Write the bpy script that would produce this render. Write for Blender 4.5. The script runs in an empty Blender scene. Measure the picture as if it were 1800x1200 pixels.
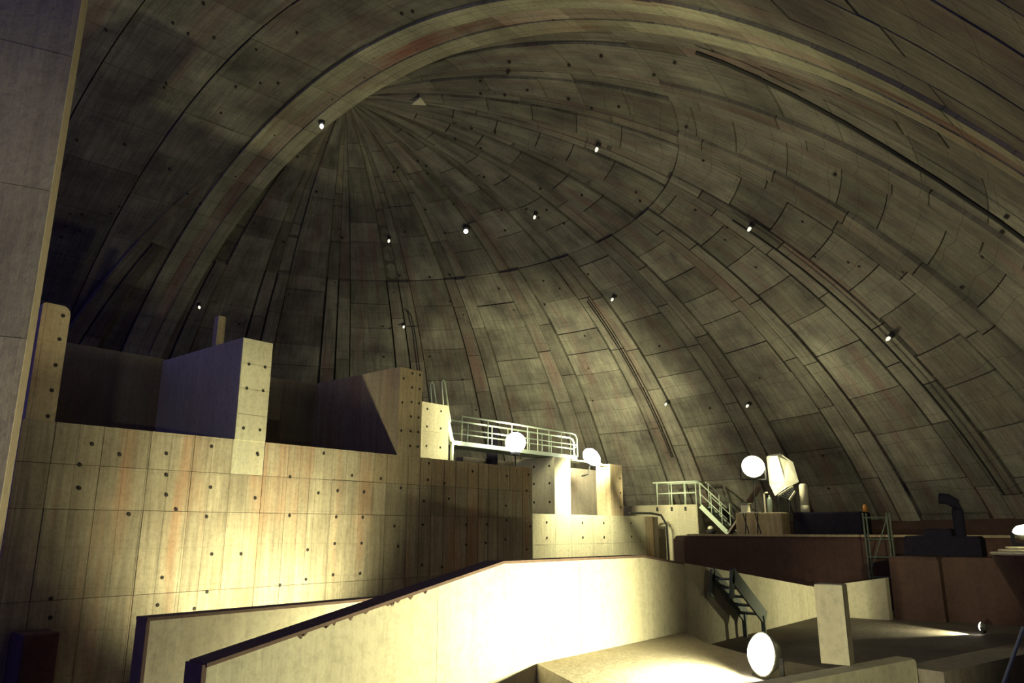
import bpy, math, random
from mathutils import Vector, Matrix
random.seed(7)
SC = bpy.context.scene
COL = SC.collection
R_ = math.radians

# ------------------------------------------------------------------ camera, world, exposure
# world frame: X runs along the hall, Y to its left, the eye of the photographer is the origin, floor of the hall at z = -6
cam_d = bpy.data.cameras.new('camera'); cam = bpy.data.objects.new('camera', cam_d); COL.objects.link(cam)
cam_d.sensor_width = 36.0; cam_d.lens = 26.4; cam_d.clip_start = 0.05; cam_d.clip_end = 300
PITCH = R_(14.036); HEAD = R_(40.0)
vd = Vector((math.cos(HEAD)*math.cos(PITCH), math.sin(HEAD)*math.cos(PITCH), math.sin(PITCH)))
cam.rotation_euler = vd.to_track_quat('-Z', 'Y').to_euler()
cam.location = (0, 0, 0)
SC.camera = cam
W = bpy.data.worlds.new('world'); SC.world = W; W.use_nodes = True
W.node_tree.nodes['Background'].inputs[0].default_value = (0.20, 0.20, 1.0, 1)
W.node_tree.nodes['Background'].inputs[1].default_value = 0.33
SC.view_settings.view_transform = 'Standard'; SC.view_settings.look = 'None'
SC.view_settings.gamma = 1.0; SC.view_settings.exposure = 0.0; SC.view_settings.use_curve_mapping = False
WARM = (1.0, 0.95, 0.52)

# ------------------------------------------------------------------ helpers
def tag(o, label=None, cat=None, group=None, kind=None):
    if label: o['label'] = label
    if cat: o['category'] = cat
    if group: o['group'] = group
    if kind: o['kind'] = kind
    return o
def me_obj(name, v, f, mat, parent=None, uv=None, smooth=False):
    m = bpy.data.meshes.new(name); m.from_pydata([tuple(p) for p in v], [], f); m.update()
    if mat: m.materials.append(mat)
    if uv:
        l = m.uv_layers.new(name='UVMap')
        for lp in m.loops: l.data[lp.index].uv = uv[lp.vertex_index]
    if smooth:
        for p in m.polygons: p.use_smooth = True
    o = bpy.data.objects.new(name, m); COL.objects.link(o)
    if parent: o.parent = parent
    return o
def empty(name, loc=(0, 0, 0)):
    o = bpy.data.objects.new(name, None); COL.objects.link(o); o.location = loc; o.empty_display_size = .2
    return o
def attach(o, root):
    """parent while keeping the world-space mesh coordinates"""
    o.parent = root; o.matrix_parent_inverse = Matrix.Translation(root.location).inverted(); return o
def recenter(o):
    """put the origin of a mesh at the foot of its bounding box"""
    vs = [v.co for v in o.data.vertices]
    c = Vector(((min(v.x for v in vs)+max(v.x for v in vs))/2, (min(v.y for v in vs)+max(v.y for v in vs))/2, min(v.z for v in vs)))
    o.data.transform(Matrix.Translation(-c)); o.location = o.location + c
    return o
class MB:
    def __init__(s): s.v = []; s.f = []
    def add(s, v, f):
        b = len(s.v); s.v += [Vector(p) for p in v]; s.f += [tuple(i+b for i in q) for q in f]; return s
    def box(s, x0, x1, y0, y1, z0, z1, b=0.0):
        if b <= 0:
            v = [(x0,y0,z0),(x1,y0,z0),(x1,y1,z0),(x0,y1,z0),(x0,y0,z1),(x1,y0,z1),(x1,y1,z1),(x0,y1,z1)]
            return s.add(v, [(3,2,1,0),(4,5,6,7),(0,1,5,4),(1,2,6,5),(2,3,7,6),(3,0,4,7)])
        # chamfered box
        return s.prism([(x0+b,y0),(x1-b,y0),(x1,y0+b),(x1,y1-b),(x1-b,y1),(x0+b,y1),(x0,y1-b),(x0,y0+b)], z0, z1, b)
    def prism(s, poly, z0, z1, b=0.0):
        n = len(poly)
        if b > 0:
            cx = sum(p[0] for p in poly)/n; cy = sum(p[1] for p in poly)/n
            def sh(p):
                d = Vector((cx-p[0], cy-p[1])); L = max(d.length, 1e-6); return (p[0]+d.x/L*b, p[1]+d.y/L*b)
            rings = [[(p[0],p[1],z0) for p in poly], [(p[0],p[1],z1-b) for p in poly], [(*sh(p), z1) for p in poly]]
        else: rings = [[(p[0],p[1],z0) for p in poly], [(p[0],p[1],z1) for p in poly]]
        v = [q for r in rings for q in r]; f = []
        for k in range(len(rings)-1):
            for i in range(n): j = (i+1) % n; f.append((k*n+i, k*n+j, (k+1)*n+j, (k+1)*n+i))
        f.append(tuple(range(n-1, -1, -1))); f.append(tuple((len(rings)-1)*n+i for i in range(n)))
        return s.add(v, f)
    def prism_y(s, poly, y0, y1):
        """poly in (x, z), extruded along y"""
        n = len(poly); v = [(p[0],y0,p[1]) for p in poly]+[(p[0],y1,p[1]) for p in poly]
        f = [tuple(range(n)), tuple(range(2*n-1, n-1, -1))]+[(i, i+n, (i+1) % n+n, (i+1) % n) for i in range(n)]
        return s.add(v, f)
    def prism_x(s, poly, x0, x1):
        n = len(poly); v = [(x0,p[0],p[1]) for p in poly]+[(x1,p[0],p[1]) for p in poly]
        f = [tuple(range(n-1, -1, -1)), tuple(range(n, 2*n))]+[(i, (i+1) % n, (i+1) % n+n, i+n) for i in range(n)]
        return s.add(v, f)
    def tube(s, pts, r, n=8):
        pts = [Vector(p) for p in pts]; rings = []; up = None
        for i, p in enumerate(pts):
            t = (pts[min(i+1, len(pts)-1)]-pts[max(i-1, 0)]).normalized()
            a = t.cross(Vector((0,0,1))) if abs(t.z) < .95 else t.cross(Vector((1,0,0)))
            if up is not None and a.dot(up) < 0: a = -a
            a.normalize(); up = a; b = t.cross(a)
            rr = r[i] if isinstance(r, (list, tuple)) else r
            rings.append([p+a*rr*math.cos(2*math.pi*k/n)+b*rr*math.sin(2*math.pi*k/n) for k in range(n)])
        v = [q for g in rings for q in g]; f = []
        for i in range(len(rings)-1):
            for k in range(n): j = (k+1) % n; f.append((i*n+k, i*n+j, (i+1)*n+j, (i+1)*n+k))
        f.append(tuple(range(n-1, -1, -1))); f.append(tuple((len(rings)-1)*n+k for k in range(n)))
        return s.add(v, f)
    def bar(s, p, q, w, h):
        """rectangular bar from p to q, w sideways, h upright"""
        p = Vector(p); q = Vector(q); t = (q-p).normalized()
        a = t.cross(Vector((0,0,1))) if abs(t.z) < .98 else Vector((1,0,0)); a.normalize(); b = a.cross(t).normalized()
        v = [c+a*sx*w/2+b*sy*h/2 for c in (p, q) for sx, sy in ((-1,-1),(1,-1),(1,1),(-1,1))]
        return s.add(v, [(3,2,1,0),(4,5,6,7),(0,1,5,4),(1,2,6,5),(2,3,7,6),(3,0,4,7)])
    def lathe(s, c, prof, n=20, axis=None):
        """prof of (radius, height) about an axis through c"""
        ax = Vector(axis or (0,0,1)).normalized()
        a = ax.cross(Vector((0,0,1))) if abs(ax.z) < .95 else Vector((1,0,0)); a.normalize(); b = ax.cross(a); c = Vector(c); v = []; f = []
        for r, h in prof:
            for k in range(n): v.append(c+ax*h+a*r*math.cos(2*math.pi*k/n)+b*r*math.sin(2*math.pi*k/n))
        for i in range(len(prof)-1):
            for k in range(n): j = (k+1) % n; f.append((i*n+k, i*n+j, (i+1)*n+j, (i+1)*n+k))
        f.append(tuple(range(n-1, -1, -1))); f.append(tuple((len(prof)-1)*n+k for k in range(n)))
        return s.add(v, f)
    def build(s, name, mat, root=None, smooth=False):
        o = me_obj(name, s.v, s.f, mat, None, None, smooth)
        if root: attach(o, root)
        return o

# ------------------------------------------------------------------ materials
def concrete(name, c_lo, c_hi, stain, stain_amt=.35, grain=.5, vert=True, uv=False, rnd=.35, rough=.9, bump=.25, lines=False):
    m = bpy.data.materials.new(name); m.use_nodes = True; nt = m.node_tree; N = nt.nodes; L = nt.links
    bs = N['Principled BSDF']; bs.inputs['Roughness'].default_value = rough
    bs.inputs['Specular IOR Level'].default_value = .2
    if uv:
        tc = N.new('ShaderNodeTexCoord'); src = tc.outputs['UV']
    else:
        g = N.new('ShaderNodeNewGeometry'); src = g.outputs['Position']
    oi = N.new('ShaderNodeObjectInfo')
    def mapping(sc, loc_rand=False):
        mp = N.new('ShaderNodeMapping'); mp.inputs['Scale'].default_value = sc; L.new(src, mp.inputs[0]); return mp.outputs[0]
    def noise(vec, sc, det=5, ro=.6):
        n = N.new('ShaderNodeTexNoise'); n.inputs['Scale'].default_value = sc; n.inputs['Detail'].default_value = det; n.inputs['Roughness'].default_value = ro
        L.new(vec, n.inputs['Vector']); return n.outputs[0]
    def ramp(fac, p0, p1, c0=(0,0,0,1), c1=(1,1,1,1)):
        r = N.new('ShaderNodeValToRGB'); r.color_ramp.elements[0].position = p0; r.color_ramp.elements[1].position = p1
        r.color_ramp.elements[0].color = c0; r.color_ramp.elements[1].color = c1; L.new(fac, r.inputs[0]); return r.outputs[0]
    def mix(a, b, fac, mode='MIX'):
        x = N.new('ShaderNodeMix'); x.data_type = 'RGBA'; x.blend_type = mode
        for sock, val in ((x.inputs[6], a), (x.inputs[7], b), (x.inputs[0], fac)):
            if hasattr(val, 'links'): L.new(val, sock)
            else: sock.default_value = val
        return x.outputs[2]
    # the board direction: second coordinate of the UV or world z
    bscale = (7, .5, 1) if uv else (7, 7, .45)
    cloud = noise(mapping((.55, .55, .55)), 1.0, 6, .62)
    base = ramp(cloud, .32, .70, (*c_lo, 1), (*c_hi, 1))
    board = noise(mapping(bscale), 1.0, 4, .7)
    base = mix(base, ramp(board, .3, .72, (.55, .54, .55, 1), (1.18, 1.17, 1.15, 1)), grain, 'MULTIPLY')
    # rusty drips drawn out along the boards
    drip = noise(mapping((1.1, .16, 1) if uv else (1.1, 1.1, .14)), 1.0, 5, .6)
    dripf = ramp(drip, .50, .70)
    sm = N.new('ShaderNodeMath'); sm.operation = 'MULTIPLY'; sm.inputs[1].default_value = stain_amt; L.new(dripf, sm.inputs[0])
    base = mix(base, (*stain, 1), sm.outputs[0])
    # fine pitting
    pit = noise(mapping((1, 1, 1)), 11.0, 3, .7)
    base = mix(base, ramp(pit, .33, .55, (.5, .5, .5, 1), (1, 1, 1, 1)), .35, 'MULTIPLY')
    if uv or lines:
        # joints between the shuttering boards
        sx = N.new('ShaderNodeSeparateXYZ'); L.new(src, sx.inputs[0])
        nz = noise(mapping((.3, .3, .3) if uv else (.12, .12, .06)), 1.0, 2)
        for ax, freq, wid, amt in ((('X', 3.1, .05, .55), ('Y', 1.15, .028, .45)) if uv else (('X', 2.15, .03, .45), ('Z', 1.3, .012, .25))):
            ml = N.new('ShaderNodeMath'); ml.operation = 'MULTIPLY_ADD'; ml.inputs[1].default_value = freq; L.new(sx.outputs[ax], ml.inputs[0]); L.new(nz, ml.inputs[2])
            fr = N.new('ShaderNodeMath'); fr.operation = 'FRACT'; L.new(ml.outputs[0], fr.inputs[0])
            lt_ = N.new('ShaderNodeMath'); lt_.operation = 'LESS_THAN'; lt_.inputs[1].default_value = wid; L.new(fr.outputs[0], lt_.inputs[0])
            am = N.new('ShaderNodeMath'); am.operation = 'MULTIPLY'; am.inputs[1].default_value = amt; L.new(lt_.outputs[0], am.inputs[0])
            base = mix(base, (.05, .045, .04, 1), am.outputs[0])
    # every pour has a shade of its own
    rv = N.new('ShaderNodeMapRange'); rv.inputs[3].default_value = 1-rnd; rv.inputs[4].default_value = 1+rnd; L.new(oi.outputs['Random'], rv.inputs[0])
    hs = N.new('ShaderNodeHueSaturation'); L.new(base, hs.inputs['Color']); L.new(rv.outputs[0], hs.inputs['Value'])
    L.new(hs.outputs[0], bs.inputs['Base Color'])
    bp = N.new('ShaderNodeBump'); bp.inputs['Strength'].default_value = bump; bp.inputs['Distance'].default_value = .03
    ad = N.new('ShaderNodeMath'); ad.operation = 'ADD'; L.new(board, ad.inputs[0]); L.new(pit, ad.inputs[1])
    L.new(ad.outputs[0], bp.inputs['Height']); L.new(bp.outputs[0], bs.inputs['Normal'])
    return m
def plain(name, col, rough=.6, metal=0.0, noise_amt=.3, scale=9):
    m = bpy.data.materials.new(name); m.use_nodes = True; nt = m.node_tree; N = nt.nodes; L = nt.links; bs = N['Principled BSDF']
    bs.inputs['Roughness'].default_value = rough; bs.inputs['Metallic'].default_value = metal
    n = N.new('ShaderNodeTexNoise'); n.inputs['Scale'].default_value = scale; n.inputs['Detail'].default_value = 4
    g = N.new('ShaderNodeNewGeometry'); L.new(g.outputs['Position'], n.inputs['Vector'])
    r = N.new('ShaderNodeValToRGB'); r.color_ramp.elements[0].position = .3; r.color_ramp.elements[1].position = .7
    r.color_ramp.elements[0].color = (*[c*(1-noise_amt) for c in col], 1); r.color_ramp.elements[1].color = (*col, 1)
    L.new(n.outputs[0], r.inputs[0]); L.new(r.outputs[0], bs.inputs['Base Color'])
    return m
def glow(name, col, strength):
    m = bpy.data.materials.new(name); m.use_nodes = True; nt = m.node_tree; nt.nodes.clear()
    e = nt.nodes.new('ShaderNodeEmission'); e.inputs[0].default_value = (*col, 1); e.inputs[1].default_value = strength
    o = nt.nodes.new('ShaderNodeOutputMaterial'); nt.links.new(e.outputs[0], o.inputs[0]); return m
M_DOME = concrete('dome_concrete', (.105,.095,.092), (.285,.275,.228), (.155,.085,.082), .6, .8, uv=True, rnd=.24, bump=.5)
M_RIB = concrete('rib_concrete', (.12,.108,.10), (.27,.255,.215), (.165,.085,.08), .6, .8, uv=True, rnd=.26, bump=.5)
M_ARCH = concrete('arch_concrete', (.25,.24,.18), (.44,.42,.31), (.22,.11,.085), .6, .5, uv=True, rnd=.28, bump=.3)
M_ARCHR = concrete('stained_arch_concrete', (.22,.17,.14), (.36,.31,.25), (.22,.085,.07), .95, .5, uv=True, rnd=.3, bump=.3)
M_GROUT = concrete('joint_concrete', (.07,.065,.06), (.12,.11,.10), (.08,.06,.05), .3, .4, uv=True, rnd=.05)
M_WALL = concrete('board_marked_concrete', (.34,.29,.215), (.52,.46,.35), (.46,.22,.12), .7, .85, rnd=.12, lines=True)
M_WALLJ = plain('wall_joint', (.20,.16,.12), .95)
M_PALE = concrete('pale_concrete', (.50,.47,.36), (.66,.62,.48), (.50,.36,.22), .2, .35, rnd=.05)
M_PARA = concrete('parapet_concrete', (.50,.46,.35), (.64,.60,.47), (.42,.33,.25), .25, .3, rnd=.07, bump=.15)
M_TAN = concrete('tan_concrete', (.40,.32,.215), (.52,.43,.30), (.42,.22,.12), .5, .7, rnd=.10, lines=True)
M_DARKC = concrete('shade_toned_concrete', (.20,.175,.155), (.30,.265,.23), (.24,.14,.10), .4, .5, rnd=.1)  # coloured darker to stand in for shade on parts out of the light
M_WLEFT = concrete('grey_wall_concrete', (.30,.26,.225), (.42,.37,.31), (.30,.20,.16), .4, .5, rnd=.12)
M_RED = concrete('red_brown_concrete', (.07,.042,.038), (.13,.072,.062), (.05,.034,.034), .4, .3, rnd=.1, bump=.3)
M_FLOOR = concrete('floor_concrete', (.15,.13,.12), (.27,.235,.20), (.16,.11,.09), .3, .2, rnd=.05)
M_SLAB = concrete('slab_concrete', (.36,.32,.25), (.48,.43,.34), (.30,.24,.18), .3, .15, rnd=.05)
M_EDGE = plain('shade_dark_edge', (.15,.095,.08), .95)  # unlit parapet tops and ends painted dark; mortar drips share the tone
M_HOLE = plain('tie_hole', (.035,.028,.026), .95)
M_RAIL = plain('galvanised_rail', (.62,.72,.60), .45, .15, .15)
M_STEEL = plain('grey_green_steel', (.30,.36,.31), .5, .3, .25)
M_LADDER = plain('slate_steel', (.13,.16,.15), .6, .2, .25)
M_SCAF = plain('scaffold_steel', (.12,.15,.12), .6, .2, .25)
M_BLACK = plain('black_steel', (.025,.025,.03), .6)
M_DKBOX = plain('dark_paint', (.018,.016,.03), .95); M_DKBOX.node_tree.nodes['Principled BSDF'].inputs['Specular IOR Level'].default_value = .08
M_CABLE = plain('cable_rubber', (.02,.018,.018), .8)
M_SHEET = plain('white_canvas', (.86,.84,.72), .7, 0, .06, 3)
M_POSTW = plain('cream_paint', (.80,.76,.60), .6, 0, .1)
M_HOOD = plain('lamp_housing', (.30,.30,.27), .4, .6, .2)
M_ORANGE = plain('orange_plastic', (.6,.25,.05), .6)
M_LAMP = glow('flood_glass', (1, .98, .84), 14)
M_BULB = glow('bulb_glint', (1, .96, .75), 1.2)  # faint glow stands in for glints on the unlit dome bulbs
M_BULB2 = glow('bulb_glint_bright', (1, .98, .85), 4.0)  # stronger glow for the brightest glints

# ------------------------------------------------------------------ lamps
def light(name, loc, direction, power, cone=None, blend=.6, radius=.12, root=None, col=WARM):
    if cone is None:
        d = bpy.data.lights.new(name, 'POINT')
    else:
        d = bpy.data.lights.new(name, 'SPOT'); d.spot_size = R_(cone); d.spot_blend = blend
    d.energy = power; d.color = col; d.shadow_soft_size = radius
    o = bpy.data.objects.new(name, d); COL.objects.link(o); o.location = loc
    o.rotation_euler = Vector(direction).to_track_quat('-Z', 'Y').to_euler()
    if root: attach(o, root)
    return o
def floodlight(name, loc, direction, size, power, label, cone=150, blend=.5, ldir=None, foot=None, col=WARM, group='site floodlights', gmat=None):
    """round site floodlight: bowl housing, glass, yoke, and a stand down to foot z when given"""
    d = Vector(direction).normalized(); p = Vector(loc)
    root = empty(name, (p.x, p.y, foot if foot is not None else p.z-size))
    tag(root, label, 'floodlight', group)
    MB().lathe(p, [(size*.25, -size*.9), (size*.55, -size*.75), (size*.85, -size*.35), (size*1.0, 0), (size*1.08, 0), (size*1.08, -size*.06), (size*.9, -size*.4), (size*.6, -size*.82), (size*.28, -size*.98)], 20, d).build('housing', M_HOOD, root, True)
    MB().lathe(p, [(size*.97, -.02*size), (size*.93, size*.14), (size*.72, size*.34), (size*.4, size*.46), (size*.05, size*.5)], 20, d).build('glass', gmat or M_LAMP, root, True)
    side = d.cross(Vector((0,0,1))).normalized()
    y = MB(); a = p+side*size*1.12-d*size*.3; b = p-side*size*1.12-d*size*.3; dn = Vector((0,0,-size*1.15))
    y.bar(a, a+dn, .03, .05); y.bar(b, b+dn, .03, .05); y.bar(a+dn, b+dn, .04, .04); y.build('yoke', M_BLACK, root)
    if foot is not None:
        s = MB(); c = p-d*size*.3+dn
        if c.z-foot > .06:
            s.tube([c, (c.x, c.y, foot)], .025)
            for k in range(3):
                an = k*2.094+.4; s.tube([(c.x, c.y, min(foot+.25, c.z)), (c.x+.28*math.cos(an), c.y+.28*math.sin(an), foot+.012)], .014, 6)
            s.build('stand', M_BLACK, root)
    light('lamp_light', p+d*size*.62, ldir or d, power, cone, blend, size*.5, root, col)
    return root

# ------------------------------------------------------------------ the vault: half dome, arch band, barrel
CX, CY, CZ = 14.17, 19.49, -10.32
RH, KZ = 24.0, 1.04
BAND = R_(-5.4); NV = Vector((math.cos(BAND), math.sin(BAND), 0)); TV = Vector((-math.sin(BAND), math.cos(BAND), 0))
def P_apse(az, lat, off):
    r = RH-off
    return Vector((CX+r*math.cos(lat)*math.cos(az), CY+r*math.cos(lat)*math.sin(az), CZ+KZ*r*math.sin(lat)))
def P_ring(u, phi, off):
    """u metres along the hall axis, phi along the arch from the far-side springing"""
    r = RH-off
    rr = math.sqrt(max(r*r-u*u, 1)) if u > 0 else r
    return Vector((CX, CY, CZ))+NV*u+TV*(rr*math.cos(phi))+Vector((0, 0, KZ*rr*math.sin(phi)))
def patch(name, P, a0, a1, b0, b1, front, back, na, nb, mat, parent, ua, ub):
    """curved slab between two offsets; ua / ub turn the parameters into metres for the UV"""
    v = []; uv = []; f = []; n = (na+1)*(nb+1)
    for off in (front, back):
        for j in range(nb+1):
            for i in range(na+1):
                a = a0+(a1-a0)*i/na; b = b0+(b1-b0)*j/nb
                v.append(P(a, b, off)); uv.append((a*ua, b*ub))
    q = lambda i, j: j*(na+1)+i
    for j in range(nb):
        for i in range(na):
            f.append((q(i,j), q(i,j+1), q(i+1,j+1), q(i+1,j)))
            f.append((n+q(i,j), n+q(i+1,j), n+q(i+1,j+1), n+q(i,j+1)))
    rim = [q(i,0) for i in range(na+1)]+[q(na,j) for j in range(1, nb+1)]+[q(i,nb) for i in range(na-1, -1, -1)]+[q(0,j) for j in range(nb-1, 0, -1)]
    for k in range(len(rim)):
        i, j = rim[k], rim[(k+1) % len(rim)]; f.append((i, j, n+j, n+i))
    return me_obj(name, v, f, mat, parent, uv)
UA, UB = 17.0, RH
ceil = patch('ceiling', P_apse, R_(-95.4), R_(84.6), R_(9.9), R_(90), -.05, -.6, 72, 30, M_GROUT, None, UA, UB)
tag(ceil, 'half dome of board-marked grey concrete panels and ribs rising over the hall', None, None, 'structure')
vault = patch('ceiling_vault', P_ring, -13.6, -1.2, R_(9.9), R_(170.1), -.05, -.6, 10, 60, M_GROUT, None, 1, RH)
tag(vault, 'barrel vault of large grey concrete panels on the near side of the arch', None, None, 'structure')
# panels and ribs of the half dome
RIB0, STEP, HALF = 53.0, 14.4, 2.85
ribs = [RIB0+STEP*k for k in range(-10, 4)]
RING = 62.0
ROW = 3.75
def sector(a0, a1, jit):
    """one column of wide panels between two ribs"""
    lat = 12.0+jit
    while lat < 87:
        top = lat+ROW*random.choice((.8, 1, 1, 1.25))
        if lat < RING and top > RING-1.0: top = RING
        if top > 84: top = 89.0
        g = .0016
        pr = random.choice((.03, .05, .06, .08)) if top <= RING else random.choice((.03, .05))
        patch('panel', P_apse, R_(a0)+g, R_(a1)-g, R_(lat)+.0007, R_(top)-.0007, pr, -.04, 4, 2, M_DOME, ceil, UA, UB)
        lat = top
for i, c in enumerate(ribs):
    if c+HALF < 84 and i+1 < len(ribs)+1:
        a0, a1 = c+HALF, c+STEP-HALF
        if a0 < 84.0: sector(a0, min(a1, 84.5), random.uniform(-.5, .5))
    if i == 0: sector(max(c-STEP+HALF, -95.3), c-HALF, 0)
    # the rib: two strips with a groove, thicker below the ring joint
    for s in (0, 1):
        lat = 12.0+random.uniform(0, 3)
        while lat < 87:
            top = lat+random.choice((5.5, 7.5, 9.5))
            if lat < RING and top > RING-1.5: top = RING
            if top > 84: top = 89.0
            lo = top <= RING
            pr = ((.13, .09)[s] if lo else -.03)+random.uniform(-.02, .02)
            b0 = c-HALF+.12+s*HALF*.98; b1 = b0+HALF*.98-.32
            patch('rib_strip', P_apse, R_(b0), R_(b1), R_(lat)+.0008, R_(top)-.0008, pr, -.045, 1, 4, M_RIB, ceil, UA, UB)
            lat = top
def cap():
    v = [P_apse(0, R_(90), .06)]; uv = [(0, 0)]; f = []; n = 36
    for k in range(n+1):
        a = R_(-95.4+180*k/n); v.append(P_apse(a, R_(88.9), .06)); uv.append((math.cos(a)*2, math.sin(a)*2))
    for k in range(n): f.append((0, k+2, k+1))
    return me_obj('crown_cap', v, f, M_DOME, ceil, uv)
cap()
# the arch band through the crown
phi = 12.0
while phi < 168:
    st = random.choice((4.2, 5.0, 6.0)); t = min(phi+st, 168)
    for u0, u1, pr, mt in ((-1.32, -.74, .12, M_ARCH), (-.72, -.20, .10, M_ARCHR), (-.18, .41, .13, M_ARCH)):
        patch('arch_strip', P_ring, u0, u1, R_(phi)+.0005, R_(t)-.0005, pr+random.uniform(-.01, .01), -.04, 1, 3, mt, ceil, 1, RH)
    phi = t
# barrel panels: wide boards on the far side, narrow strips where the vault comes down beside the photographer
u = -1.40; ci = 0
while u > -13:
    w = (2.5, 2.9, 2.3, 2.7)[ci % 4]; phi = 14.0+2.2*(ci % 2)
    while phi < 108:
        t = phi+6.0
        patch('panel', P_ring, u-w+.03, u, R_(phi)+.0009, R_(t)-.0009, random.choice((.03, .045, .06, .075)), -.04, 1, 3, M_DOME, vault, 1, RH)
        phi = t
    p0 = phi; ns = 3
    for q in range(ns):
        phi = p0+.015*0; a1 = u-w*q/ns; a0 = u-w*(q+1)/ns+.03; pr = random.choice((.02, .04, .06))
        while phi < 164:
            t = phi+random.choice((8.0, 11.0))
            patch('board_strip', P_ring, a0, a1, R_(phi)+.0009, R_(t)-.0009, pr+random.uniform(-.008, .008), -.04, 1, 5, M_DOME, vault, 1, RH)
            phi = t
    u -= w+.02; ci += 1
# ledge at the foot of the dome
led = patch('trim_1', P_apse, R_(-88), R_(-16), R_(24.55), R_(25.35), .75, -.02, 30, 1, M_RED, None, UA, UB)
tag(led, 'thin red-brown ledge running along the foot of the dome', None, None, 'structure')

th = MB()
for k in range(150):
    az, lat = R_(random.uniform(-93, 82)), R_(random.uniform(24, 80))
    q = P_apse(az, lat, .10); nn_ = (Vector((CX, CY, CZ))-q).normalized()
    th.lathe(q, [(.048, -.05), (.045, .01), (.02, .012)], 7, nn_)
for k in range(60):
    q = P_ring(random.uniform(-8, .3), R_(random.uniform(60, 118)), .11 if k % 2 else .09); nn_ = (Vector((q.x*0+CX, CY, CZ))-q).normalized()
    th.lathe(q, [(.045, -.08), (.04, .01), (.02, .012)], 7, nn_)
tag(th.build('tie_holes', M_HOLE, ceil), kind='stuff')

# ------------------------------------------------------------------ floors
fl = me_obj('floor', *(lambda m: (m.v, m.f))(MB().box(-22, 44, -22, 46, -6.3, -6)), M_FLOOR)
tag(fl, 'dark concrete hall floor far below the walls', None, None, 'structure')
# lit slab
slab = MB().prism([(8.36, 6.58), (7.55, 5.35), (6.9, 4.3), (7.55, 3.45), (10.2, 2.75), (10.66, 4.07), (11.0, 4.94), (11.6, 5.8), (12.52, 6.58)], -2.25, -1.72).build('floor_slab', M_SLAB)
tag(slab, 'pale concrete floor slab lit by the lamp on the ground', None, None, 'structure')
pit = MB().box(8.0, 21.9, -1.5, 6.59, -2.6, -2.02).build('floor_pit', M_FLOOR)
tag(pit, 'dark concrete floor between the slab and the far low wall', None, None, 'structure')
deck = MB().prism([(22.0, 2.0), (37, 2.0), (37, 15.2), (23.4, 12.4), (22.5, 12.1), (22.05, 11.5)], -6, -.2, .12).build('floor_deck', M_RED)
tag(deck, 'raised red-brown concrete deck with a rounded front corner', None, None, 'structure')

tr = MB().prism([(22.02, 2.2), (22.3, 2.2), (22.3, 11.4), (22.08, 11.4)], -.2, -.14).build('trim_2', M_TAN)  # added strip, its pale colour imitates lit ground at the deck edge
tag(tr, 'thin pale strip standing in for lit ground along the front edge of the red-brown deck', None, None, 'structure')
# ------------------------------------------------------------------ tall wall at the edge of the view
wl = empty('wall_left', (2.53, 8.64, -6)); tag(wl, 'tall grey concrete wall rising beside the long wall', None, None, 'structure')
wd = Vector((math.cos(R_(-22)), math.sin(R_(-22)), 0)); wn = Vector((-wd.y, wd.x, 0)); e0 = Vector((2.53, 8.64, 0))
def wl_box(s0, s1, t0, t1, z0, z1):
    m = MB(); c = [e0-wd*s0+wn*t0, e0-wd*s1+wn*t0, e0-wd*s1+wn*t1, e0-wd*s0+wn*t1]
    m.prism([(p.x, p.y) for p in (c[1], c[0], c[3], c[2])], z0, z1); return m
wl_box(0, 6, .06, .7, -6, 8.6).build('wall_core', M_WALLJ, wl)
for (z0, z1) in ((-6, -3.1), (-3.1, -.6), (-.6, 1.9), (1.9, 3.55), (3.55, 5.2), (5.2, 8.6)):
    s = 0
    for w in (1.35, 1.35, 1.5, 1.8):
        wl_box(s+(.008 if s else 0), s+w, random.uniform(0, .012), .08, z0+.008, z1).build('panel', M_WLEFT, wl); s += w+.008

# ------------------------------------------------------------------ long board-marked wall with its pillars
wm = empty('wall_long', (12.5, 16.3, -6)); tag(wm, 'long board-marked concrete wall with tie holes and pillars standing on its top', None, None, 'structure')
MB().box(4.84, 20.1, 16.06, 16.55, -6, 1.98).build('wall_core', M_WALLJ, wm)
xs = [4.82, 5.40, 6.30, 7.25, 8.20, 9.12, 9.94, 10.6, 11.25, 11.92, 13.30, 13.75, 14.52, 14.98, 15.43, 15.95, 16.44, 16.95, 17.44, 17.9, 18.37, 18.95, 19.60, 20.12]
zs = [-6, -4.4, -2.9, -1.28, .37, 1.22, 2.01]
for i in range(len(xs)-1):
    for j in range(len(zs)-1):
        mt = M_WALL
        if xs[i] == 9.12 and j == 5: mt = M_PALE
        if xs[i] >= 13.3: mt = M_TAN if j == 5 else M_WALL  # tan top row imitates light grazing the top of the wall
        pr = random.uniform(0, .012)+(.02 if xs[i] == 11.92 and j < 5 else 0)
        g = .005 if xs[i] < 13.3 else .011
        MB().box(xs[i]+g, xs[i+1]-g, 16.0-pr, 16.08, zs[j]+.005, zs[j+1]-.004, 0).build('panel', mt, wm)
MB().box(4.82, 20.12, 16.08, 16.55, 1.98, 2.0).build('wall_top', M_DARKC, wm)
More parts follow.
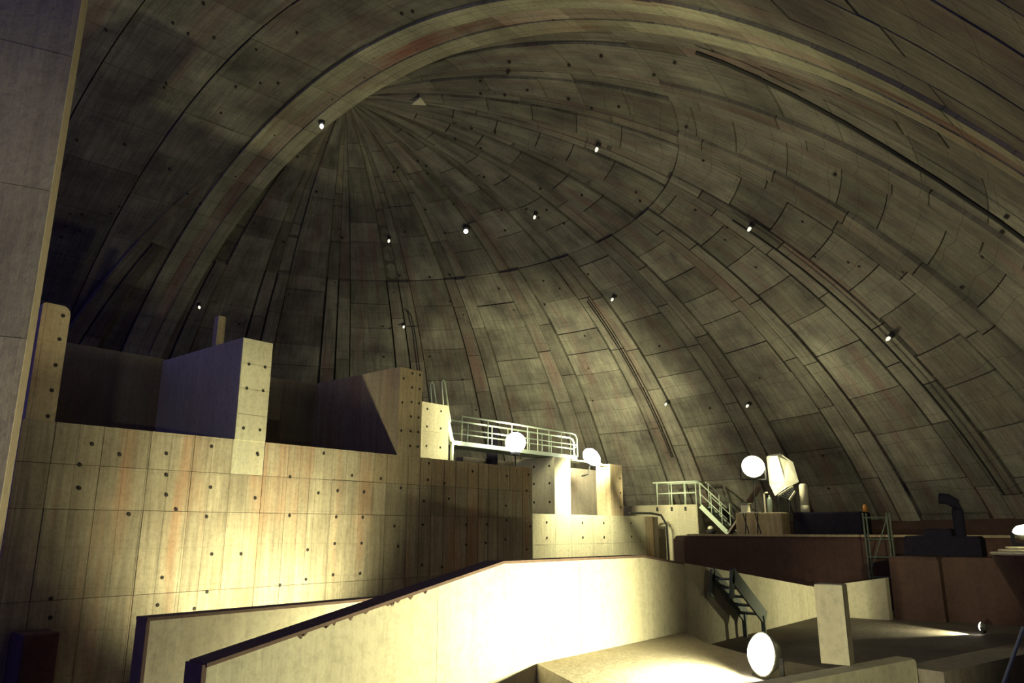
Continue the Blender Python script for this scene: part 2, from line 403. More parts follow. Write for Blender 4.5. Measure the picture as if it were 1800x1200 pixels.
# pillar with rounded shoulder
z0, z1, b = 2.0, 4.30, .16
arc = [(5.37-.0-b+b*math.sin(R_(t)), z1-b+b*math.cos(R_(t))) for t in range(0, 91, 18)]
arl = [(4.86+.06-.06*math.sin(R_(t)), z1-.06+.06*math.cos(R_(t))) for t in range(90, -1, -30)]
MB().prism_y([(4.86, z0)]+[(p[0], p[1]) for p in arl]+arc+[(5.37, z0)], 15.995, 20.0).build('pillar', M_TAN, wm)
pilp = MB().box(9.13, 9.93, 15.99, 20.0, 2.0, 4.42).build('pillar', M_PALE, wm)
for k in range(4):
    o = MB().box(9.135, 9.925, 15.975, 16.0, 2.01+k*.603, 2.01+k*.603+.592).build('panel', M_PALE); o.parent = pilp
MB().box(14.08, 14.96, 15.99, 20.0, 2.0, 4.52).build('pillar', M_TAN, wm)
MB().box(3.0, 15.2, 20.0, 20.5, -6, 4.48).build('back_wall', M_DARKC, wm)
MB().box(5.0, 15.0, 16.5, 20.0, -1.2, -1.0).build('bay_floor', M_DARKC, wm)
# tie holes
def disc_holes(name, pts, nrm, r, parent):
    m = MB()
    for p in pts: m.lathe(p, [(r, -.005), (r*.9, .004), (r*.45, .0045)], 8, nrm)
    o = m.build(name, M_HOLE, parent); tag(o, kind='stuff'); return o
hp = []
for x in [5.9+.93*k for k in range(16)]:
    for z in (1.74, 1.32, .86, .28, -.42, -1.1, -1.62, -2.3):
        if 9.1 < x < 9.95 and z > 1.3: continue
        if random.random() < .62: hp.append((x+random.uniform(-.2, .2), 15.985, z+random.uniform(-.22, .16)))
for x in (12.1, 12.95):
    for z in (.95, .3, -.35, -1.1): hp.append((x, 15.962, z))
disc_holes('tie_holes', hp, (0,-1,0), .041, wm)
pp = [(9.33, 15.973, z) for z in (3.80, 3.22, 2.28)]+[(9.76, 15.973, z) for z in (3.80, 3.22, 2.28, 1.7)]
pp += [(14.55+dx, 15.988, 2.3+.42*k) for k in range(6) for dx in (0, .3)]+[(14.2, 15.988, 2.7), (14.2, 15.988, 3.5), (14.22, 15.988, 4.2)]
pp += [(5.24, 15.993, z) for z in (4.1, 3.62, 3.1, 2.6, 2.1)]
disc_holes('tie_holes', pp, (0,-1,0), .042, wm)
# plinth at the wall's foot
MB().box(5.15, 5.75, 15.3, 15.98, -6, -1.77, .03).build('plinth', M_RED, wm)

# post on the back wall, pale block, recessed wall with columns
post = MB().box(10.62, 10.86, 20.05, 20.3, 4.482, 6.05, .02).build('concrete_post', M_TAN)
tag(recenter(post), 'slim reddish concrete post standing behind the pale pillar', 'post')
bk = empty('concrete_block', (16.2, 17.6, -6)); tag(bk, 'pale square concrete block beside the ladder at the end of the walkway', 'block')
MB().box(15.1, 17.10, 17.02, 18.0, -6, 3.86).build('block_body', M_PALE, bk)
for k, (za, zb) in enumerate(((2.0, 2.95), (2.96, 3.86))):
    MB().box(15.1, 17.10, 17.0, 17.03, za, zb).build('panel', M_PALE, bk)
disc_holes('tie_holes', [(x, 16.999, z) for x in (16.15, 16.75) for z in (2.5, 3.1, 3.65)], (0,-1,0), .04, bk)

wr = empty('wall_recess', (25, 17.5, -6)); tag(wr, 'low concrete wall with two columns beyond the end of the long wall', None, None, 'structure')
MB().box(20.3, 30.9, 17.34, 17.8, -6, .54).build('wall_core', M_WALLJ, wr)
lx = [20.3, 21.75, 23.13, 24.15, 25.6, 27.0, 27.93, 29.7]
for i in range(len(lx)-1):
    for (za, zb) in ((-6, -2.4), (-2.4, -.55), (-.55, .55)):
        MB().box(lx[i]+.008, lx[i+1]-.008, 17.3-random.uniform(0, .01), 17.36, za+.008, zb).build('panel', M_PALE if i < 6 else M_PARA, wr)
# rounded far end of the low wall
rp = [(29.7, 17.3)]+[(30.3+.6*math.sin(R_(t)), 17.9-.6*math.cos(R_(t))) for t in range(0, 91, 15)]+[(30.9, 18.6), (29.7, 18.6)]
MB().prism(rp, -6, .55).build('wall_end', M_TAN, wr)
MB().box(23.13, 24.15, 17.3, 19.3, .55, 2.68).build('column', M_PALE, wr)
MB().box(27.0, 27.94, 17.3, 18.0, .55, 2.66).build('column', M_TAN, wr)
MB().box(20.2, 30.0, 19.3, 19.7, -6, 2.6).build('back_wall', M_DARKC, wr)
disc_holes('tie_holes', [(x, 17.288, z) for x in (21.3, 22.6, 24.9, 26.4, 28.5) for z in (.25, -.3)]+[(27.75, 17.295, z) for z in (.9, 1.5, 2.1)], (0,-1,0), .05, wr)
disc_holes('tie_holes', [(23.125, y, z) for y in (17.55, 18.3) for z in (1.0, 1.7, 2.35)], (-1,0,0), .05, wr)

# ------------------------------------------------------------------ parapets in front
pa = empty('wall_parapet', (11, 6.75, -6)); tag(pa, 'pale concrete parapet with a sloping top leading up from the corner', None, None, 'structure')
YP, TP = 6.60, .30
prof = [(3.70, -1.14), (7.69, -.40), (11.21, -.415), (12.62, -.575)]
def para(xa, xb):
    """outline of the wall between two x, following the top profile"""
    def top(x):
        for (p, q) in zip(prof, prof[1:]):
            if p[0] <= x <= q[0]: return p[1]+(q[1]-p[1])*(x-p[0])/(q[0]-p[0])
    pts = [(xa, top(xa))]+[p for p in prof if xa < p[0] < xb]+[(xb, top(xb))]
    return pts
for (xa, xb) in ((3.70, 6.52), (6.52, 9.40), (9.40, 12.62)):
    t = para(xa+.003, xb-.003)
    MB().prism_y([(xa+.003, -6), (xb-.003, -6)]+[(x, z-.035) for x, z in reversed(t)], YP, YP+TP).build('panel', M_PARA, pa)
t = para(3.70, 12.62)
MB().prism_y([(x, z-.035) for x, z in t]+[(x, z) for x, z in reversed(t)], YP-.006, YP+TP+.006).build('shade_top', M_EDGE, pa)  # dark strip stands in for the unlit top face
# ragged mortar lips under the parapet's top edge
lip = MB()
for k in range(15):
    x = random.uniform(4.5, 6.3); z = -1.14+(x-3.7)*.1855-.037; h = random.uniform(.01, .035); w = random.uniform(.02, .09)
    lip.add([(x, YP-.004, z), (x+w, YP-.004, z+w*.18), (x+w*.5, YP-.004, z-h), (x, YP+.001, z), (x+w, YP+.001, z+w*.18), (x+w*.5, YP+.001, z-h)], [(0,2,1), (3,4,5), (0,1,4,3), (1,2,5,4), (2,0,3,5)])
tag(lip.build('mortar_drips', M_EDGE, pa), kind='stuff')
MB().box(3.66, 3.70, YP, YP+TP, -6, -1.15).build('end_face', M_EDGE, pa)

pb = empty('wall_parapet_inner', (6, 8.95, -6)); tag(pb, 'thin pale concrete parapet between the sloping one and the long wall', None, None, 'structure')
MB().box(4.21, 7.3, 8.8, 9.05, -6, -.99).build('panel', M_PARA, pb); MB().box(7.31, 12.6, 8.8, 9.05, -6, -.99).build('panel', M_PARA, pb)
MB().box(4.17, 12.6, 8.79, 9.06, -.99, -.955).build('shade_top', M_EDGE, pb)
MB().box(4.17, 4.21, 8.80, 9.05, -6, -.99).build('end_face', M_EDGE, pb)

pc = empty('wall_low_far', (16, 6.7, -6)); tag(pc, 'pale low concrete wall behind the slab, its top sloping down to a bend', None, None, 'structure')
MB().prism_y([(12.63, -6), (15.7, -6), (15.7, -.935), (12.63, -.58)], 6.6, 6.9).build('panel', M_PARA, pc)
MB().prism_y([(15.71, -6), (19.1, -6), (19.1, -1.335), (15.71, -.937)], 6.6, 6.9).build('panel', M_PARA, pc)
MB().prism_x([(6.6, -6), (6.6, -1.36), (5.08, -1.09), (5.08, -6)], 19.5, 19.78).build('panel', M_PARA, pc)
MB().prism([(19.1, 6.6), (19.5, 6.6), (19.78, 6.9), (19.1, 6.9)], -6, -1.35).build('panel', M_PARA, pc)

# ------------------------------------------------------------------ curb, square post
cu = empty('wall_curb', (9.2, 2.9, -6)); tag(cu, 'low pale concrete curb carrying a square post', None, None, 'structure')
ca = Vector((7.1, 3.42)); cb = Vector((10.22, 2.62)); cd = (cb-ca).normalized(); cn = Vector((cd.y, -cd.x))
bb = cb-cd*.06
poly = [ca, ca+cn*.24, cb+cn*.24-cd*.06, cb+cn*.18, cb, ca+(cb-ca)*.999]
MB().prism([(p.x, p.y) for p in (ca, cb, cb+cn*.18, cb-cd*.06+cn*.24, ca+cn*.24)][::-1], -6, -1.45, .03).build('curb_body', M_PARA, cu)
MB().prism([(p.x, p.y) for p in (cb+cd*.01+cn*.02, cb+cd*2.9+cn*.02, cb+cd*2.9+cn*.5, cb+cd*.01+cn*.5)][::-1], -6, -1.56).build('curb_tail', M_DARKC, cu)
sp = MB(); pcn = Vector((9.12, 2.99)); 
fd = Vector((math.cos(R_(6)), math.sin(R_(6)))); fs = Vector((-fd.y, fd.x))
sp.prism([(q.x, q.y) for q in (pcn-fs*.15-fd*.0, pcn+fs*.15, pcn+fs*.15+fd*.26, pcn-fs*.15+fd*.26)][::-1], -1.447, -.605, .012)
tag(recenter(sp.build('square_post', M_PARA)), 'square pale concrete post standing on the low curb', 'post')

# ------------------------------------------------------------------ red-brown block, machine, pedestal
rb = empty('wall_block_red', (20.5, 4, -2)); tag(rb, 'worn red-brown concrete block at the end of the low wall', None, None, 'structure')
MB().prism([(19.82, 4.0), (20.9, 4.0), (20.9, 5.04), (19.82, 5.04)], -2.02, -.62, .07).build('block_body', M_RED, rb)
MB().prism([(20.1, 0.2), (20.9, 0.2), (20.9, 3.99), (20.1, 3.99)], -2.02, -.62, .05).build('block_body', M_RED, rb)
mc = empty('ventilation_unit', (21.4, 4.3, -.62)); tag(mc, 'dark ventilation machine with an upright duct behind the red-brown block', 'machine')
MB().prism([(21.0, 3.3), (21.7, 3.3), (21.7, 4.95), (21.0, 4.95)], -.62, -.16, .06).build('casing', M_DKBOX, mc)
MB().prism([(21.1, 3.9), (21.6, 3.9), (21.6, 4.5), (21.1, 4.5)], -.16, .02, .05).build('fan_cover', M_DKBOX, mc)
MB().tube([(21.35, 3.75, -.16), (21.35, 3.74, .45), (21.35, 3.78, .62), (21.35, 3.92, .72), (21.35, 4.1, .74)], .13, 12).build('duct', M_DKBOX, mc)
pd = empty('round_pedestal', (13.9, 1.55, -2.02)); tag(pd, 'flared round red-brown pedestal with a lamp on top', 'pedestal')
MB().lathe((13.9, 1.6, 0), [(.14, -2.02), (.15, -1.3), (.2, -1.05), (.32, -.75), (.42, -.5), (.45, -.40), (.43, -.37)], 24).build('stem', M_RED, pd, True)
MB().lathe((13.9, 1.6, 0), [(.47, -.37), (.48, -.345), (.47, -.335)], 24).build('plate', M_PARA, pd)
MB().lathe((13.9, 1.6, 0), [(.36, -.335), (.37, -.305), (.36, -.295)], 24).build('plate', M_PARA, pd)
MB().lathe((13.9, 1.6, 0), [(.26, -.295), (.27, -.265), (.26, -.255)], 24).build('plate', M_PARA, pd)

# ------------------------------------------------------------------ platform with railing and stairs
pf = empty('platform', (33, 17.5, -6)); tag(pf, 'pale concrete platform with a pipe railing reached by steel stairs', 'platform')
MB().box(32.0, 34.6, 15.93, 20.2, -6, 1.10, .03).build('platform_body', M_PARA, pf)
rail = pf
def pipe(name, pts, r, root, mat=None): return MB().tube(pts, r, 8).build(name, mat or M_RAIL, root, True)
pipe('handrail', [(32.05, 18.15, 2.13), (32.05, 15.95, 2.12), (32.9, 15.95, 2.12)], .045, rail)
pipe('midrail', [(32.05, 18.0, 1.62), (32.05, 15.95, 1.62)], .038, rail)
for y in (17.95, 17.2, 16.5, 15.97):
    po = pipe('rail_post', [(32.05, y, 1.0), (32.05, y, 2.12)], .03, rail)
    if y > 16: o = MB().box(31.97, 32.0, y-.05, y+.05, .82, 1.0).build('foot_clamp', M_BLACK); o.parent = po
pipe('handrail', [(33.3, 18.1, 2.13), (33.3, 16.0, 2.13)], .035, rail)
for y in (18.0, 17.2, 16.4): pipe('rail_post', [(33.3, y, 1.10), (33.3, y, 2.13)], .025, rail)
stt = empty('steel_stairs', (32.5, 15.2, -.2)); tag(stt, 'steel stairs with pipe rails going down from the concrete platform', 'stairs')
A = Vector((32.10, 15.80, 1.02)); B = Vector((32.10, 14.56, -.18)); dx = Vector((.85, 0, 0))
MB().bar(A, B, .05, .2).build('stringer', M_RAIL, stt); MB().bar(A+dx, B+dx, .05, .2).build('stringer', M_STEEL, stt)
for k in range(6):
    p = A.lerp(B, (k+.5)/6); MB().box(p.x+.02, p.x+.83, p.y-.12, p.y+.12, p.z-.02, p.z+.02).build('tread', M_STEEL, stt)
for o_ in (Vector((0, 0, 0)), dx):
    for h, r in ((1.05, .032), (.55, .026)): pipe('stair_rail', [A+o_+Vector((0, .0, h)), B+o_+Vector((0, 0, h+.05))], r, stt)
    for tt in (.02, .42, .8): p = A.lerp(B, tt)+o_; pipe('rail_post', [p, p+Vector((0, 0, 1.05))], .026, stt)

# ------------------------------------------------------------------ walkway on the wall, ladder
wk = empty('walkway', (21, 17.9, 2.7)); tag(wk, 'light green steel walkway with pipe railings above the recessed wall', 'walkway')
MB().box(17.75, 24.7, 17.4, 18.3, 2.70, 2.74).build('deck', M_STEEL, wk)
MB().box(17.70, 24.7, 17.34, 17.40, 2.69, 2.83).build('side_beam', M_RAIL, wk)
MB().box(17.70, 24.7, 18.30, 18.36, 2.69, 2.83).build('side_beam', M_STEEL, wk)
MB().box(17.62, 17.72, 17.34, 18.36, 2.69, 2.80).build('end_beam', M_STEEL, wk)
for y, xe in ((17.37, 24.75), (18.33, 25.9)):
    pipe('handrail', [(18.1, y, 3.68), (xe-.35, y, 3.70), (xe-.12, y, 3.66), (xe-.02, y, 3.52), (xe, y, 2.8)], .035, wk)
    pipe('midrail', [(18.1, y, 3.24), (xe, y, 3.26)], .026, wk)
    for x in (18.1, 19.4, 20.7, 21.6, 22.2, 22.9, 23.7, 24.3): pipe('rail_post', [(x, y, 2.78), (x, y, 3.69)], .02, wk)
pipe('end_rail', [(24.75, 17.37, 3.26), (25.9, 18.33, 3.26)], .026, wk)
MB().box(24.7, 26.0, 17.75, 18.36, 2.68, 2.74).build('deck', M_STEEL, wk)
MB().box(17.62, 17.70, 17.34, 17.42, 2.0, 2.70).build('leg', M_RAIL, wk)
MB().box(17.62, 17.70, 18.28, 18.36, -1.0, 2.70).build('leg', M_STEEL, wk)
dp = MB().box(21.3, 21.65, 18.85, 19.15, -6, 3.85, .03).build('steel_post', M_DKBOX); tag(recenter(dp), 'dark upright post behind the walkway railing', 'post')
ld = empty('ladder', (17.5, 17.6, 2.8)); tag(ld, 'light green steel ladder climbing onto the pale square block', 'ladder')
for y, mt in ((17.32, M_RAIL), (17.85, M_STEEL)):
    MB().bar((17.22, y, 3.92), (17.58, y, 2.80), .05, .14).build('stringer', mt, ld)
for k in range(5):
    p = Vector((17.22, 0, 3.92)).lerp(Vector((17.58, 0, 2.80)), (k+.5)/5); MB().box(p.x-.08, p.x+.08, 17.34, 17.83, p.z-.012, p.z+.012).build('tread', M_STEEL, ld)
for y in (17.32, 17.85):
    pipe('grab_rail', [(17.15, y, 3.86), (17.05, y, 4.68), (17.12, y, 4.78), (17.20, y, 4.70), (17.42, y, 3.72), (17.50, y, 3.4)], .026, ld)

# ------------------------------------------------------------------ far deck furniture
bx = MB().box(27.6, 28.4, 10.45, 12.2, -.2, .60, .03).build('concrete_plinth', M_TAN); tag(recenter(bx), 'low tan concrete plinth under the bright floodlight', 'plinth')
db = MB().box(28.3, 29.4, 7.9, 10.3, -.2, .60, .05).build('storage_box', M_DKBOX); tag(recenter(db), 'long dark box lying on the red-brown deck', 'box')
bo = empty('bollard', (28.6, 9.85, .6)); tag(bo, 'cream painted post standing at the end of the dark box', 'post')
MB().lathe((28.6, 9.92, 0), [(.16, .602), (.16, .85)], 16).build('lower_sleeve', M_POSTW, bo, True)
MB().lathe((28.6, 9.92, 0), [(.155, .85), (.15, 1.58), (.10, 1.64)], 16).build('shaft', M_POSTW, bo, True)
# white canvas hood over the steel steps
hd_ = empty('canvas_hood', (28.7, 10.7, 1.2)); tag(hd_, 'bright white canvas hood beside the far floodlight', 'hood')
def plate(name, pts, th, mat, root):
    pts = [Vector(p) for p in pts]; n = (pts[1]-pts[0]).cross(pts[2]-pts[0]).normalized()*th; k = len(pts)
    return me_obj_attach(name, pts+[p+n for p in pts], [tuple(range(k-1, -1, -1)), tuple(range(k, 2*k))]+[(i, (i+1) % k, (i+1) % k+k, i+k) for i in range(k)], mat, root)
def me_obj_attach(name, v, f, mat, root):
    o = me_obj(name, v, f, mat); return attach(o, root)
F0, F1, F2 = (28.30, 10.68, 2.66), (28.42, 10.53, 1.76), (28.5, 10.45, 1.53)
plate('side_panel', [(28.75, 11.25, 2.70), (28.62, 11.17, 1.66), (28.5, 10.95, 1.22), F2, F1, F0], .03, M_SHEET, hd_)
plate('front_panel', [F0, F1, F2, (28.75, 10.13, 1.72), (28.8, 10.3, 2.46), (28.55, 10.62, 2.76)], .03, M_SHEET, hd_)
plate('top_panel', [F0, (28.55, 10.62, 2.77), (28.9, 11.2, 2.78), (28.75, 11.25, 2.71)], .03, M_SHEET, hd_)
sq = empty('steel_steps', (28.2, 10.3, .6)); tag(sq, 'dark steel steps under the white canvas hood', 'stairs')
S0, S1 = Vector((28.0, 10.66, 1.19)), Vector((28.6, 10.30, 1.55)); T0, T1 = Vector((28.0, 10.26, 1.03)), Vector((28.38, 10.16, 1.35))
MB().bar(S0, S1, .04, .07).build('stringer', M_POSTW, sq); MB().bar(T0, T1, .04, .07).build('stringer', M_POSTW, sq)
for k in range(6):
    a, b_ = S0.lerp(S1, (k+.5)/6), T0.lerp(T1, (k+.5)/6); MB().bar(a, b_, .1, .02).build('tread', M_BLACK, sq)
for p in (S0, T0, S1, T1): MB().tube([p, (p.x, p.y, .6)], .02, 6).build('leg', M_BLACK, sq)
# table stands clear of the lamp stand
tb = empty('trestle_table', (27.25, 11.4, -.2)); tag(tb, 'small trestle table with a white top in front of the tan plinth', 'table')
MB().box(26.85, 27.25, 11.02, 11.72, .575, .605).build('table_top', M_SHEET, tb)
for y in (11.15, 11.6):
    MB().tube([(26.92, y, .575), (27.07, y-.12, -.2)], .022, 6).build('leg', M_BLACK, tb); MB().tube([(27.18, y, .575), (27.07, y+.02, -.2)], .022, 6).build('leg', M_BLACK, tb)
wb = empty('work_lamp', (27.2, 11.55, .605)); tag(wb, 'small boxed work lamp sitting on the trestle table', 'lamp')
MB().box(26.9, 27.15, 11.40, 11.66, .605, .88, .02).build('lamp_box', M_POSTW, wb); MB().prism_x([(11.36, .93), (11.36, .90), (11.72, .88), (11.72, .91)], 26.86, 27.19).build('visor', M_STEEL, wb)
cy = empty('gas_cylinder', (27.95, 10.98, .6)); tag(cy, 'pale green gas cylinder standing upright on the tan plinth', 'cylinder')
MB().lathe((27.95, 10.98, 0), [(.085, .602), (.09, .64), (.09, 1.05), (.06, 1.13), (.03, 1.16)], 14).build('body', M_STEEL, cy, True)
MB().lathe((27.95, 10.98, 0), [(.025, 1.16), (.03, 1.19), (.02, 1.22)], 8).build('valve', M_RAIL, cy)
hp_ = MB().tube([(27.9, 11.15, .602), (27.9, 11.15, 1.28), (27.9, 11.08, 1.32), (27.9, 11.0, 1.32)], .03, 8).build('stand_pipe', M_POSTW); tag(recenter(hp_), 'thin cream stand pipe next to the gas cylinder', 'pipe')
rmp = empty('ramp', (28.5, 12.4, -.2)); tag(rmp, 'dark inclined ramp leaning up behind the trestle table', 'ramp')
for k in range(5):
    y = 12.9-.02; MB().bar((28.5+.12*k, 12.95, -.1), (28.75+.12*k, 11.75, 1.62), .09, .05).build('plank', M_RED, rmp)
MB().bar((28.45, 12.9, -.12), (28.45, 12.35, .55), .06, .06).build('brace', M_POSTW, rmp)
og = MB().lathe((29.0, 7.95, 0), [(.09, .602), (.08, .80), (.05, .86)], 12).build('orange_can', M_ORANGE, None, True); tag(recenter(og), 'small orange can on the far end of the dark box', 'can')
bl = empty('bollard_lamp', (31.5, 15.0, -.2)); tag(bl, 'small round lamp lying at the foot of the steel stairs', 'lamp')
MB().lathe((31.4, 15.05, -.02), [(.16, -.18), (.2, -.06), (.2, .0)], 14).build('base', M_BLACK, bl, True); MB().lathe((31.4, 15.05, 0), [(.12, 0), (.12, .08), (.05, .14)], 12).build('globe', M_POSTW, bl, True)
# scaffold frame
sc_ = empty('scaffold_frame', (22.3, 5.9, -2.02)); tag(sc_, 'slender grey-green scaffold frame in front of the deck', 'scaffold')
for x in (21.6, 21.9):
    for y in (6.0, 5.42): MB().tube([(x, y, -2.02), (x, y, .42)], .022, 6).build('upright', M_SCAF, sc_)
    for z in (-1.2, -.7, -.25, .3): MB().tube([(x, 6.0, z), (x, 5.42, z)], .018, 6).build('rung', M_SCAF, sc_)
MB().tube([(21.6, 6.0, -1.2), (21.6, 5.42, .3)], .016, 6).build('brace', M_SCAF, sc_)
# short steel steps over the low far wall
lt = empty('step_ladder', (13.9, 6.2, -2.02)); tag(lt, 'short grey steel ladder hooked over the low far wall', 'ladder')
for y in (6.10, 6.48):
    MB().bar((13.50, y, -.80), (14.85, y, -1.66), .035, .27).build('stringer', M_LADDER, lt)
for k in range(5):
    p = Vector((13.50, 0, -.80)).lerp(Vector((14.85, 0, -1.66)), (k+.5)/5); MB().box(p.x-.13, p.x+.13, 6.12, 6.46, p.z-.015, p.z+.015).build('tread', M_LADDER, lt)
for y in (6.10, 6.48): MB().bar((13.50, y, -.72), (13.40, y, -1.20), .035, .14).build('hook_leg', M_LADDER, lt)
for y in (6.10, 6.48): MB().bar((14.72, y, -1.60), (14.75, y, -2.02), .035, .08).build('foot', M_LADDER, lt)
# rod low at the side
rd = MB().tube([(7.94, 1.02, -.8), (7.9, 1.24, -1.3), (7.85, 1.45, -2.02)], .016, 6).build('steel_rod', M_STEEL); tag(recenter(rd), 'thin steel rod leaning up from the dark floor near the pedestal', 'rod')
# pipes by the low wall end
cp = MB().tube([(28.6, 17.45, .62), (28.7, 17.45, .68), (30.6, 17.5, .70), (31.05, 17.25, .62), (31.25, 17.1, .2), (31.3, 17.1, -1.4)], .05, 8).build('drain_pipe', M_BLACK, None, True); tag(recenter(cp), 'dark pipe bending down over the rounded end of the low wall', 'pipe')

# ------------------------------------------------------------------ fittings on the dome
def bulb(az, lat, size, mat, label, group):
    p = P_apse(R_(az), R_(lat), .22); n = (Vector((CX, CY, CZ))-p).normalized()
    r = empty('ceiling_lamp', p); tag(r, label, 'lamp', group)
    MB().lathe(p, [(size*1.6, -.12), (size*1.6, .02), (size*.9, .06)], 10, n).build('socket', M_BLACK, r)
    MB().lathe(p, [(size*.7, .06), (size, .10), (size, .16), (size*.5, .22)], 10, n).build('bulb', mat, r, True)
for az, lat, lb in ((38.6, 55.5, 'tiny ceiling lamp on the dome above the tan square pillar'), (38.3, 69.0, 'tiny ceiling lamp high on the dome, straight above the one over the tan pillar'),
                    (-50.9, 68.4, 'tiny ceiling lamp high on the dome, the one closest to the arch band'), (-10.6, 68.3, 'tiny ceiling lamp just beside the small dome lamp with the brightest glint'),
                    (-50.0, 54.5, 'tiny ceiling lamp at the top end of the long black cable'), (-50.7, 41.2, 'tiny ceiling lamp halfway down the long black cable'),
                    (-10.0, 55.4, 'tiny ceiling lamp in the middle of the dome where a cable starts'), (-7.4, 40.9, 'tiny ceiling lamp low on the dome above the railed platform'),
                    (80.8, 55.7, 'tiny ceiling lamp on the dome beside the slim reddish post'), (-20.9, 39.1, 'tiny ceiling lamp low on the dome above the white canvas hood')):
    bulb(az, lat, .055, M_BULB, lb, 'tiny dome lamps')
bulb(13.0, 69.3, .10, M_BULB2, 'small lamp with the brightest glint high on the dome', 'small dome lamps')
bulb(82.0, 86.0, .07, M_BULB2, 'small ceiling lamp close under the arch band near the crown', 'small dome lamps')
p = P_apse(R_(-58.5), R_(83.5), .3)
tp = me_obj('triangular_plate', [p+Vector(q) for q in ((-.2, -.25, 0), (.25, -.05, 0), (-.1, .3, 0), (-.2, -.25, .05), (.25, -.05, .05), (-.1, .3, .05))], [(0, 2, 1), (3, 4, 5), (0, 1, 4, 3), (1, 2, 5, 4), (2, 0, 3, 5)], M_PALE)
tag(recenter(tp), 'pale triangular plate under the crown of the dome', 'plate')
def cable(pts, r, label, off=.30):
    m = MB().tube([P_apse(R_(a), R_(l), off) for a, l in pts], r, 6).build('cable', M_CABLE)
    tag(m, label, 'cable', 'cables on the dome'); return m
cable([(-49.2+.0*k, 56-2.2*k) for k in range(14)], .035, 'black cable running down the dome from the lamp above the white hood')
cable([(-4.3, 56-2.2*k) for k in range(11)], .035, 'black cable running down the dome above the railed platform')
cable([(-92.9, 55.6), (-92, 54.2), (-90.6, 52.5), (-89.2, 50.5), (-87.6, 48), (-86.4, 45.8), (-85.5, 43), (-85, 40), (-84.6, 36)], .045, 'black cable hanging along the arch band')
cable([(37.2, 58), (36.6, 57.2), (36.4, 54), (36.6, 48), (36.8, 42), (37, 38)], .03, 'black cable dropping from the lamp above the tan pillar')

# ------------------------------------------------------------------ floodlights
def globe_lamp(name, loc, size, power, label, pole_to):
    """bare glass globe in a wire guard on a short pole"""
    p = Vector(loc); root = empty(name, (p.x, p.y, pole_to)); tag(root, label, 'lamp')
    prof = [(size*math.sin(R_(t)), -size*math.cos(R_(t))) for t in range(10, 180, 17)]
    MB().lathe(p, prof, 20).build('globe', M_LAMP, root, True)
    MB().lathe(p, [(size*.35, -size*1.25), (size*.45, -size*1.2), (size*.4, -size*.93)], 14).build('socket', M_BLACK, root)
    MB().tube([p-Vector((0, 0, size*1.2)), (p.x, p.y, pole_to)], .03, 8).build('pole', M_BLACK, root)
    light('lamp_light', p+Vector((0, 0, size+.15)), (0, 0, -1), power, None, 0, size, root)
    return root
g1 = globe_lamp('globe_lamp', (19.75, 16.42, 2.87), 0.35, 45, 'round lamp glaring in front of the walkway railing', 2.0)  # globe enlarged to the width of the lamp's glare
light('lamp_light', (20.0, 16.95, 3.25), (8, 8, 3), 520, 130, 1, .3, g1)
light('lamp_light', (19.3, 15.95, 2.95), (-1, .30, .02), 1500, 64, .8, .2, g1)
g2 = empty('globe_lamp', (24.9, 16.85, 2.0)); tag(g2, 'glaring lamp with an added white plate shaped like its glare at the end of the walkway', 'lamp')
MB().lathe((24.95, 16.85, 2.80), [(.03, -.52), (.16, -.45), (.25, -.28), (.29, -.05), (.27, .16), (.18, .32), (.05, .40)], 20, (-.87, 0, .42)).build('globe', M_LAMP, g2, True)  # glass stretched into the shape of the glare
plate('glare_plate', [(24.9, 16.75, 2.52), (26.1, 16.80, 2.44), (26.1, 17.15, 2.46), (25.2, 17.2, 2.92)], .02, M_SHEET, g2)  # white plate added as the drawn-out tail of the glare
MB().tube([(24.95, 16.9, 2.6), (24.95, 17.0, 2.1), (24.95, 17.32, 2.05)], .03, 8).build('bracket', M_BLACK, g2)
light('lamp_light', (25.1, 16.9, 3.3), (0, 0, -1), 90, None, 0, .25, g2)
light('lamp_light', (25.15, 17.1, 3.2), (6.6, 6.6, 1.8), 4600, 136, 1, .25, g2)
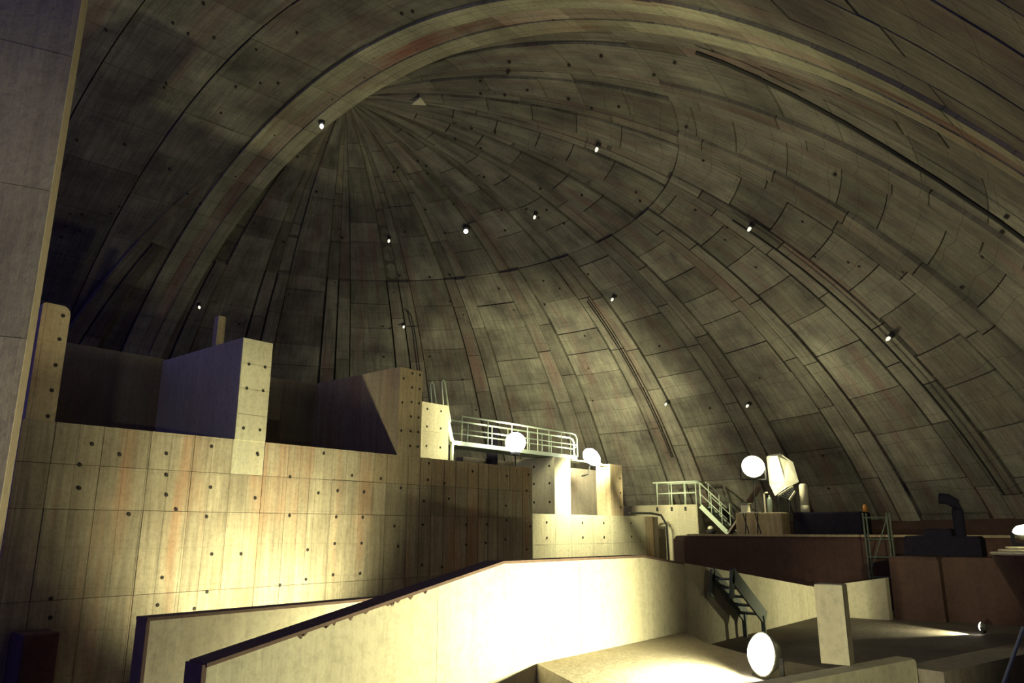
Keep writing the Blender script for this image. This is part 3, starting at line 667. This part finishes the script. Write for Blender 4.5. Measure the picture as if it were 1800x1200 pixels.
light('lamp_light', (24.7, 15.75, 3.15), (.02, .62, -1), 3400, 104, .8, .2, g2)
light('lamp_light', (25.5, 16.2, 2.45), (7, .6, -1.9), 1700, 50, .7, .12, g2)
f3 = floodlight('floodlight', (27.55, 11.35, 2.28), (-.75, -.45, .10), 0.40, 700, 'bright floodlight next to the white canvas hood', cone=170, blend=1, foot=.6, ldir=(-.3, -.25, .75))  # glass enlarged to the size of the lamp's glare
light('lamp_light', (27.65, 10.85, 2.32), (0, 0, -1), 170, None, 0, .2, f3)
f4 = floodlight('floodlight', (9.25, 3.88, -1.44), (-.85, .52, .14), .235, 2300, 'floodlight standing on the pale slab', cone=142, blend=.7, foot=-1.72, ldir=(-.30, .95, .02))
light('lamp_light', (9.15, 4.1, -1.25), (4.6, 5.0, 12.4), 3200, 68, 1, .1, f4)
f5 = floodlight('floodlight', (13.9, 1.6, -.02), (-.35, .05, .75), .14, 45, 'small upturned lamp on the round pedestal', cone=170, blend=.6, foot=-.25, ldir=(.05, .5, .75))
light('lamp_light', (13.95, 1.65, .16), (.9, .42, .58), 900, 120, 1, .1, f5)
light('lamp_light', (13.72, 1.50, .10), (0, 0, -1), 16, None, 0, .06, f5)
floodlight('floodlight', (18.0, 3.02, -1.86), (.1, .95, .10), 0.09, 480, 'small floodlight lying on the dark floor by the red-brown block', cone=96, blend=.5, foot=-2.02, ldir=(-.18, .95, .06))
floodlight('floodlight', (10.2, 12.9, -2.4), (-.04, .84, .52), .25, 2200, 'floodlight behind the inner parapet, shining on the long wall', cone=112, blend=.72, foot=-6)
floodlight('floodlight', (7.6, 7.75, -2.3), (-.35, .8, .25), .2, 700, 'floodlight down between the two parapets', cone=140, blend=.4, foot=-6)
floodlight('floodlight', (-.8, .9, -.5), (10.1, 2.05, -.75), .2, 2600, 'floodlight standing behind the viewpoint and aimed at the square post', cone=16, blend=.7, foot=-6)
floodlight('floodlight', (-1.6, .2, -.5), (3.2, 8.6, 2.2), .2, 520, 'floodlight standing behind the viewpoint and aimed at the tall wall', cone=46, blend=.7, foot=-6)
